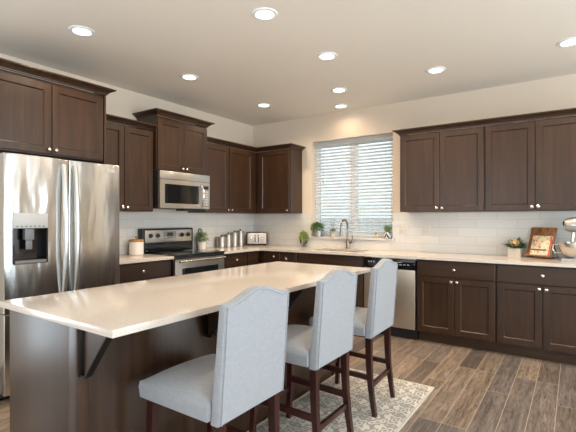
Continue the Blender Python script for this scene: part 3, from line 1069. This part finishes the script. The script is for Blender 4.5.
bm = B(); tube(bm, [(.16, -.031, .80), (.16, -.031, wh_ - .064)], .003, 6); lathe(bm, [(.002, .74), (.007, .75), (.007, .79), (.002, .80)], 10, .16, -.031); obj('tilt_wand', bm, 'lightgrey', t)

# ------------------------------------------------------------------ faucet
t = thing('faucet', 'tall gooseneck kitchen faucet standing behind the sink', 'faucet', (1.675, -.070, CT))
bm = B(); lathe(bm, [(.030, 0.0005), (.030, .006), (.024, .012), (.022, .09), (.020, .12), (.0145, .13)], 24); obj('base', bm, 'bronze', t)
bm = B()
pts = [(0, 0, .12), (0, 0, .20), (0, 0, .27)]
for k in range(1, 14):
    a = PI * k / 13
    pts.append((0, -.095 + .095 * math.cos(a), .29 + .095 * math.sin(a)))
pts += [(0, -.192, .26)]
tube(bm, pts, .0125, 14); obj('neck', bm, 'bronze', t)
bm = B(); tube(bm, [(0, -.192, .262), (0, -.194, .23), (0, -.197, .175)], [.0135, .017, .019], 14); obj('spray_head', bm, 'bronze', t)
bm = B(); tube(bm, [(.018, 0, .075), (.055, -.004, .085)], .014, 12); tube(bm, [(.055, -.004, .085), (.068, -.006, .12), (.075, -.008, .185)], [.008, .007, .006], 10); obj('handle', bm, 'bronze', t)

# ------------------------------------------------------------------ plants
def leaf(bm, p, d, ln, wd, up=Vector((0, 0, 1)), fold=.25):
    d = d.normalized()
    s = d.cross(up)
    if s.length < .05:
        s = d.cross(Vector((1, 0, 0)))
    s.normalize()
    n = s.cross(d)
    a = bm.verts.new(p)
    q1 = bm.verts.new(p + d * ln * .45 + s * wd / 2 + n * wd * fold)
    q2 = bm.verts.new(p + d * ln * .45 - s * wd / 2 + n * wd * fold)
    m_ = bm.verts.new(p + d * ln * .5)
    e_ = bm.verts.new(p + d * ln - n * wd * .2)
    bm.faces.new([a, q1, m_]); bm.faces.new([a, m_, q2]); bm.faces.new([q1, e_, m_]); bm.faces.new([m_, e_, q2])

def rdir(rnd, zmin=-1):
    while True:
        v = Vector((rnd.uniform(-1, 1), rnd.uniform(-1, 1), rnd.uniform(-1, 1)))
        if .1 < v.length < 1 and v.z > zmin:
            return v.normalized()

def bush(rnd, c, rad, n, ln, wd, zmin=-.3, lim=None):
    bm = B()
    for k in range(n):
        d = rdir(rnd, zmin)
        p = Vector(c) + Vector((d.x * rad[0], d.y * rad[1], d.z * rad[2])) * rnd.uniform(.35, 1)
        dd = (d + rdir(rnd) * .7)
        leaf(bm, p, dd, ln * rnd.uniform(.7, 1.2), wd * rnd.uniform(.7, 1.2))
    if lim:
        ax, sg, val = lim          # leaves pressed back by the surface behind them
        for v in bm.verts:
            if sg * v.co[ax] > sg * val:
                v.co[ax] = val - sg * rnd.uniform(0, .006)
    return bm
rnd = random.Random(3)

# white pot by the range
t = thing('potted_plant', 'sage green herb in a white pot right of the range', 'plant', (.125, -1.205, CT))
bm = B(); lathe(bm, [(.046, .0005), (.058, .095), (.060, .10), (.055, .10), (.052, .085), (.0005, .085)], 28); obj('pot', bm, 'ceramic', t)
bm = B(); lathe(bm, [(.0515, .0855), (.0005, .089)], 20, cap=False); obj('soil', bm, 'soil', t)
obj('foliage', bush(rnd, (0, 0, .150), (.075, .09, .075), 170, .045, .020, lim=(0, -1, -.055)), 'leaf_sage', t)
bm = B()
for k in range(9):
    d = rdir(rnd, .3); tube(bm, [(d.x * .01, d.y * .01, .087), (d.x * .05, d.y * .05, .15)], .0016, 5)
obj('stems', bm, 'stem', t)
# grey paddle board leaning on the tiles
t = thing('paddle_board', 'grey paddle board with looped handle leaning behind the white potted plant', 'cutting board', (.033, -1.15, CT), Q)
bm = B()
out = []
hw_, hh = .075, .175
for (u, z) in ((-hw_, .02), (-hw_ + .02, 0), (hw_ - .02, 0), (hw_, .02), (hw_, hh - .03), (hw_ - .025, hh), (.022, hh + .012), (.018, hh + .03)):
    out.append((u, z))
loft(bm, [[(u - .0, y - (.001 + .0), z) for (u, z) in out + [(-.018, hh + .03), (-.022, hh + .012), (-hw_ + .025, hh), (-hw_, hh - .03)]] for y in (-.008, .008)])
for v in bm.verts: v.co.y += .06 * v.co.z - .010
obj('board', bm, 'slate', t, False)
bm = B()
pts = [(.026 * math.cos(a), .06 * (hh + .058 + .032 * math.sin(a)) - .010, hh + .058 + .032 * math.sin(a)) for a in [2 * PI * k / 20 for k in range(21)]]
tube(bm, pts, .007, 8, False); obj('handle', bm, 'slate', t)

# white canister with wooden lid left of the range
t = thing('canister', 'white ceramic canister with bamboo lid left of the range', 'canister', (.135, -2.205, CT))
bm = B(); lathe(bm, [(.074, .0005), (.078, .006), (.078, .140), (.074, .143)], 36); obj('jar', bm, 'ceramic', t)
bm = B(); lathe(bm, [(.070, .1435), (.079, .1455), (.079, .163), (.074, .168), (.001, .168)], 36); ld = obj('lid', bm, 'lidwood', t)
bm = B(); lathe(bm, [(.010, .1685), (.009, .180), (.016, .190), (.016, .200), (.001, .204)], 20); obj('lid_knob', bm, 'lidwood', ld)

# four stainless canisters
def can4(x, y, d_, h, label):
    t = thing('canister', label, 'canister', (x, y, CT), 0, 'stainless canister set')
    r_ = d_ / 2
    bm = B(); lathe(bm, [(r_ - .003, .0005), (r_, .004), (r_, h - .022), (r_ - .002, h - .020)], 32); obj('jar', bm, 'can_steel', t)
    bm = B(); lathe(bm, [(r_ - .004, h - .0195), (r_ + .002, h - .018), (r_ + .002, h - .004), (r_ - .004, h), (.001, h)], 32); ld = obj('lid', bm, 'can_steel', t)
    bm = B(); lathe(bm, [(.006, h + .0005), (.006, h + .008), (.014, h + .014), (.012, h + .022), (.001, h + .024)], 18); obj('lid_knob', bm, 'iron', ld)
can4(.105, -.820, .135, .150, 'shortest stainless canister of the four, closest to the range')
can4(.100, -.680, .122, .180, 'second shortest stainless canister in the row of four')
can4(.100, -.548, .118, .202, 'third stainless canister in the row of four, second tallest')
can4(.100, -.415, .112, .222, 'tallest stainless canister of the four, next to the toaster')

# toaster in the corner
t = thing('toaster', 'chrome toaster with two dials and dark bronze edge in the counter corner', 'toaster', (.215, -.165, CT), R(34))
bm = B(); box(bm, -.155, .155, -.07, .075, .012, .200, .030, 4); obj('housing', bm, 'copper', t)
bm = B(); box(bm, -.140, .140, -.078, -.0702, .026, .186, .003); fp = obj('front_plate', bm, 'steel_flat', t)
for s in (-1, 1):
    bm = B(); vs = lathe(bm, [(.024, 0), (.024, .006), (.017, .010), (.015, .022), (.001, .023)], 24)
    bmesh.ops.rotate(bm, verts=vs, cent=(0, 0, 0), matrix=Matrix.Rotation(R(90), 3, 'X'))
    k_ = obj('dial', bm, 'nickel', fp); k_.location = (s * .082, -.0785, .105)
    bm = B(); box(bm, s * .024 - .007, s * .024 + .007, -.082, -.0785, .05, .16, .001); obj('lever_slot', bm, 'black', fp)
    bm = B(); box(bm, s * .024 - .013, s * .024 + .013, -.10, -.0825, .128, .142, .003); obj('lever', bm, 'nickel', fp)
    bm = B(); box(bm, -.115, .115, s * .03 - .012, s * .03 + .012, .1985, .2005); obj('bread_slot', bm, 'black', t, False)
for x in (-.12, .12):
    bm = B(); box(bm, x - .015, x + .015, -.05, .05, .0005, .0118); obj('foot', bm, 'black', t, False)

# topiary in a glass vase
t = thing('vase_arrangement', 'ball of lime green leaves in a clear footed glass on the worktop', 'plant', (.985, -.075, CT))
bm = B(); lathe(bm, [(.034, .0005), (.034, .004), (.010, .010), (.009, .022), (.030, .034), (.048, .06), (.054, .10), (.051, .10), (.045, .062), (.028, .038), (.001, .030)], 28); obj('vase', bm, 'glass', t)
obj('foliage', bush(rnd, (0, 0, .150), (.056, .056, .070), 230, .036, .026, -.9), 'leaf_lime', t)

# window sill
SZ = WZ0
t = thing('potted_plant', 'bushy green plant in a galvanised pot at the left end of the sill', 'plant', (1.195, -.010, SZ))
bm = B(); lathe(bm, [(.042, .0005), (.049, .085), (.052, .088), (.046, .088), (.044, .075), (.0005, .075)], 24); obj('pot', bm, 'galv', t)
for o_ in [t]:
    pass
obj('foliage', bush(rnd, (0, -.02, .130), (.090, .065, .055), 200, .046, .030, lim=(1, 1, .036)), 'leaf', t)
t = thing('potted_plant', 'small low plant with bare twigs in a pale pot on the sill behind the faucet', 'plant', (1.425, -.004, SZ))
bm = B(); lathe(bm, [(.036, .0005), (.043, .06), (.044, .064), (.039, .064), (.037, .052), (.0005, .052)], 24); obj('pot', bm, 'concrete', t)
obj('foliage', bush(rnd, (0, -.008, .078), (.045, .035, .028), 90, .028, .016, 0, lim=(1, 1, .036)), 'leaf_sage', t)
bm = B()
for (dx, dz) in ((-.05, .20), (-.03, .24), (.01, .19), (.035, .22)):
    tube(bm, [(0, -.01, .06), (dx * .5, -.016, .06 + dz * .5), (dx, -.014, .06 + dz)], .0016, 5)
obj('twigs', bm, 'stem', t)
t = thing('ornament', 'small pale brass bird ornament on the sill left of the patterned pot', 'ornament', (2.075, -.006, SZ))
bm = B()
lathe(bm, [(.018, .0005), (.020, .004), (.008, .008), (.006, .020)], 18)
loft(bm, [[(x, r_ * math.cos(a), z + r_ * math.sin(a)) for a in [2 * PI * k / 12 for k in range(12)]] for x, z, r_ in ((-.030, .045, .004), (-.022, .042, .014), (-.004, .036, .020), (.016, .034, .014), (.034, .040, .006), (.046, .044, .003))])
obj('body', bm, 'brass', t)
bm = B(); bmesh.ops.create_uvsphere(bm, u_segments=14, v_segments=8, radius=.012, matrix=Matrix.Translation((-.026, 0, .058))); tube(bm, [(-.036, 0, .058), (-.048, 0, .056)], [.004, .001], 6); obj('head', bm, 'iron', t)
t = thing('potted_plant', 'grass tuft in a black and white patterned pot on the sill', 'plant', (2.205, -.004, SZ))
bm = B(); lathe(bm, [(.046, .0005), (.048, .004), (.048, .085), (.044, .085), (.043, .074), (.0005, .074)], 28); obj('pot', bm, 'pattern', t)
bm = B()
for k in range(90):
    d = rdir(rnd, .6)
    leaf(bm, Vector((d.x * .03, d.y * .03 - .002, .074)), Vector((d.x * .7, d.y * .3 - .10, 1)), rnd.uniform(.075, .125), .010)
obj('foliage', bm, 'leaf', t)

# wall outlets
for x, wd, lab in ((2.417, .115, 'double white outlet plate on the tiles just right of the window'), (2.704, .072, 'single white outlet plate on the tiles above the dishwasher')):
    t = thing('outlet', lab, 'outlet', (x, -.0105, 1.185), 0, 'outlets on the backsplash')
    bm = B(); box(bm, -wd / 2, wd / 2, -.006, 0, -.058, .058, .002); pl = obj('plate', bm, 'plate', t)
    nn = 2 if wd > .1 else 1
    for i in range(nn):
        cx_ = (i - (nn - 1) / 2) * .046
        bm = B(); box(bm, cx_ - .0165, cx_ + .0165, -.0085, -.0062, -.034, .034, .001); sk_ = obj('socket', bm, 'plate', t)
        bm = B()
        for zz in (-.018, .018):
            box(bm, cx_ - .008, cx_ - .0055, -.0092, -.0086, zz - .005, zz + .005); box(bm, cx_ + .0055, cx_ + .008, -.0092, -.0086, zz - .005, zz + .005)
        obj('slot', bm, 'grey', sk_, False)

# flower box
t = thing('flower_box', 'square pale planter with a peach rose and dark leaves on the right counter', 'flowers', (3.640, -.095, CT), R(-8))
bm = B(); cells(bm, [-.06, -.052, .052, .06], [-.055, -.047, .047, .055], {(1, 1)}, .0005, .088, 'xy'); box(bm, -.0519, .0519, -.0469, .0469, .001, .07); obj('planter', bm, 'concrete', t, False)
bm = B()
for k in range(64):
    d = rdir(rnd, .05)
    leaf(bm, Vector((d.x * .03, d.y * .03, .085 + rnd.uniform(0, .03))), Vector((d.x, d.y, d.z * .95)), rnd.uniform(.07, .12), .036)
obj('foliage', bm, 'leaf_dark', t)
bm = B()
for ring_, (n_, r0, r1, z0_, z1_) in enumerate(((5, .004, .010, .0, .03), (6, .010, .022, -.004, .028), (8, .016, .034, -.012, .020))):
    for k in range(n_):
        a = 2 * PI * (k + ring_ * .4) / n_
        da = PI / n_ * 1.35
        q = []
        for (aa, rr, zz) in ((a - da * .6, r0, z0_), (a + da * .6, r0, z0_), (a + da, r1, (z0_ + z1_) * .6), (a + da * .6, r1 * 1.02, z1_), (a, r1 * 1.08, z1_ + .003), (a - da * .6, r1 * 1.02, z1_), (a - da, r1, (z0_ + z1_) * .6)):
            q.append(bm.verts.new((rr * math.cos(aa) * 1.0, rr * math.sin(aa), zz)))
        bm.faces.new(q)
bmesh.ops.create_uvsphere(bm, u_segments=12, v_segments=8, radius=.014, matrix=Matrix.Translation((0, 0, .008)))
ro = obj('rose', bm, 'rose', t); ro.scale = (1.25, 1.25, 1.25); ro.location = (.010, -.050, .140); ro.rotation_euler = (R(55), 0, 0)
bm = B(); tube(bm, [(0, 0, .07), (.006, -.035, .108), (.008, -.044, .118)], .003, 6); obj('stem', bm, 'leaf_dark', t)

# cookbook stand and booklet
t = thing('cookbook_stand', 'reclined wooden cookbook stand with wire prop on the right counter', 'stand', (3.850, -.185, CT), R(-27))
tilt = R(19)
def tilted(bm, piv=(0, 0)):
    for v in bm.verts:
        y, z = v.co.y, v.co.z
        v.co.y = y * math.cos(tilt) + z * math.sin(tilt)
        v.co.z = -y * math.sin(tilt) + z * math.cos(tilt) + .012
bm = B(); box(bm, -.125, .125, 0, .016, 0, .315, .003); tilted(bm); obj('board', bm, 'acacia', t)
bm = B(); box(bm, -.132, .132, -.035, 0, 0, .014, .002); tilted(bm); obj('ledge', bm, 'acacia', t)
bm = B(); tube(bm, [(.10, .066, .19), (.105, .165, .0045), (.06, .165, .0045)], .0035, 8); tube(bm, [(-.10, .066, .19), (-.105, .165, .0045), (.06, .165, .0045)], .0035, 8); obj('wire_prop', bm, 'iron', t)
t2 = thing('booklet', 'colourful floral recipe booklet resting on the wooden stand', 'book', (3.850, -.185, CT), R(-27))
bm = B(); box(bm, -.085, .108, -.012, -.0008, .0145, .222, .001); tilted(bm); bk = obj('pages', bm, 'page', t2)
bm = B(); box(bm, .096, .107, -.0135, -.0122, .02, .215); tilted(bm); obj('red_border', bm, 'pagered', bk, False)
bm = B(); box(bm, -.075, .075, -.0135, -.0122, .066, .082); tilted(bm); obj('green_band', bm, 'pagegreen', bk, False)

# stand mixer (head points towards -x)
t = thing('stand_mixer', 'silver stand mixer with steel bowl cut off by the right edge', 'mixer', (4.135, -.265, CT))
bm = B()
loft(bm, [[(x, y, z) for (x, y) in ((-.085, -.085), (-.03, -.105), (.20, -.09), (.235, -.05), (.235, .05), (.20, .09), (-.03, .105), (-.085, .085), (-.105, 0))] for z in (.0005, .024)] )
obj('base', bm, 'galv', t)
bm = B(); loft(bm, [[(.16 + dx + q, y, z) for (q, y) in ((-.045, -.05), (.055, -.055), (.075, 0), (.055, .055), (-.045, .05), (-.055, 0))] for dx, z in ((0.0, .0245), (.008, .10), (.012, .18), (.0, .275))]); obj('column', bm, 'galv', t)
bm = B()
rings = []
for x, r_, zc in ((-.062, .02, .345), (-.058, .050, .343), (-.03, .068, .340), (.02, .075, .340), (.10, .073, .340), (.18, .068, .338), (.222, .05, .335), (.235, .015, .333)):
    rings.append([(x, r_ * .92 * math.cos(a), zc + r_ * math.sin(a)) for a in [2 * PI * k / 20 for k in range(20)]])
loft(bm, rings); hd = obj('head', bm, 'galv', t)
bm = B(); vs = lathe(bm, [(.022, 0), (.022, .006), (.016, .012), (.001, .013)], 18); bmesh.ops.rotate(bm, verts=vs, cent=(0, 0, 0), matrix=Matrix.Rotation(R(-90), 3, 'Y')); k_ = obj('hub_cap', bm, 'black', hd); k_.location = (-.063, 0, .352)
bm = B()
rings = [[(x, .071 * .92 * 1.02 * math.cos(a) , .300 + .0735 * math.sin(a)) for a in [-.18, -.02, .1, .1]] for x in (-.06, .12)]
box(bm, -.01, .14, -.0715, -.0685, .332, .344, .0005); obj('trim_band', bm, 'nickel', hd)
bm = B(); lathe(bm, [(.045, .0245), (.05, .030), (.075, .045), (.100, .085), (.112, .135), (.114, .170), (.117, .171), (.111, .171), (.108, .135), (.096, .088), (.07, .05), (.001, .04)], 36, 0, 0); bw = obj('bowl', bm, 'nickel', t)
bm = B(); tube(bm, [(-.113, -.02, .155), (-.15, -.026, .15), (-.158, -.028, .11), (-.140, -.024, .07), (-.092, -.012, .072)], .006, 8); obj('bowl_handle', bm, 'nickel', bw)
bm = B(); tube(bm, [(.01, 0, .275), (0, 0, .18)], .014, 12); tube(bm, [(0, 0, .18), (.045, 0, .12), (0, 0, .06), (-.045, 0, .12), (0, 0, .18)], .005, 8); obj('beater', bm, 'nickel', hd)
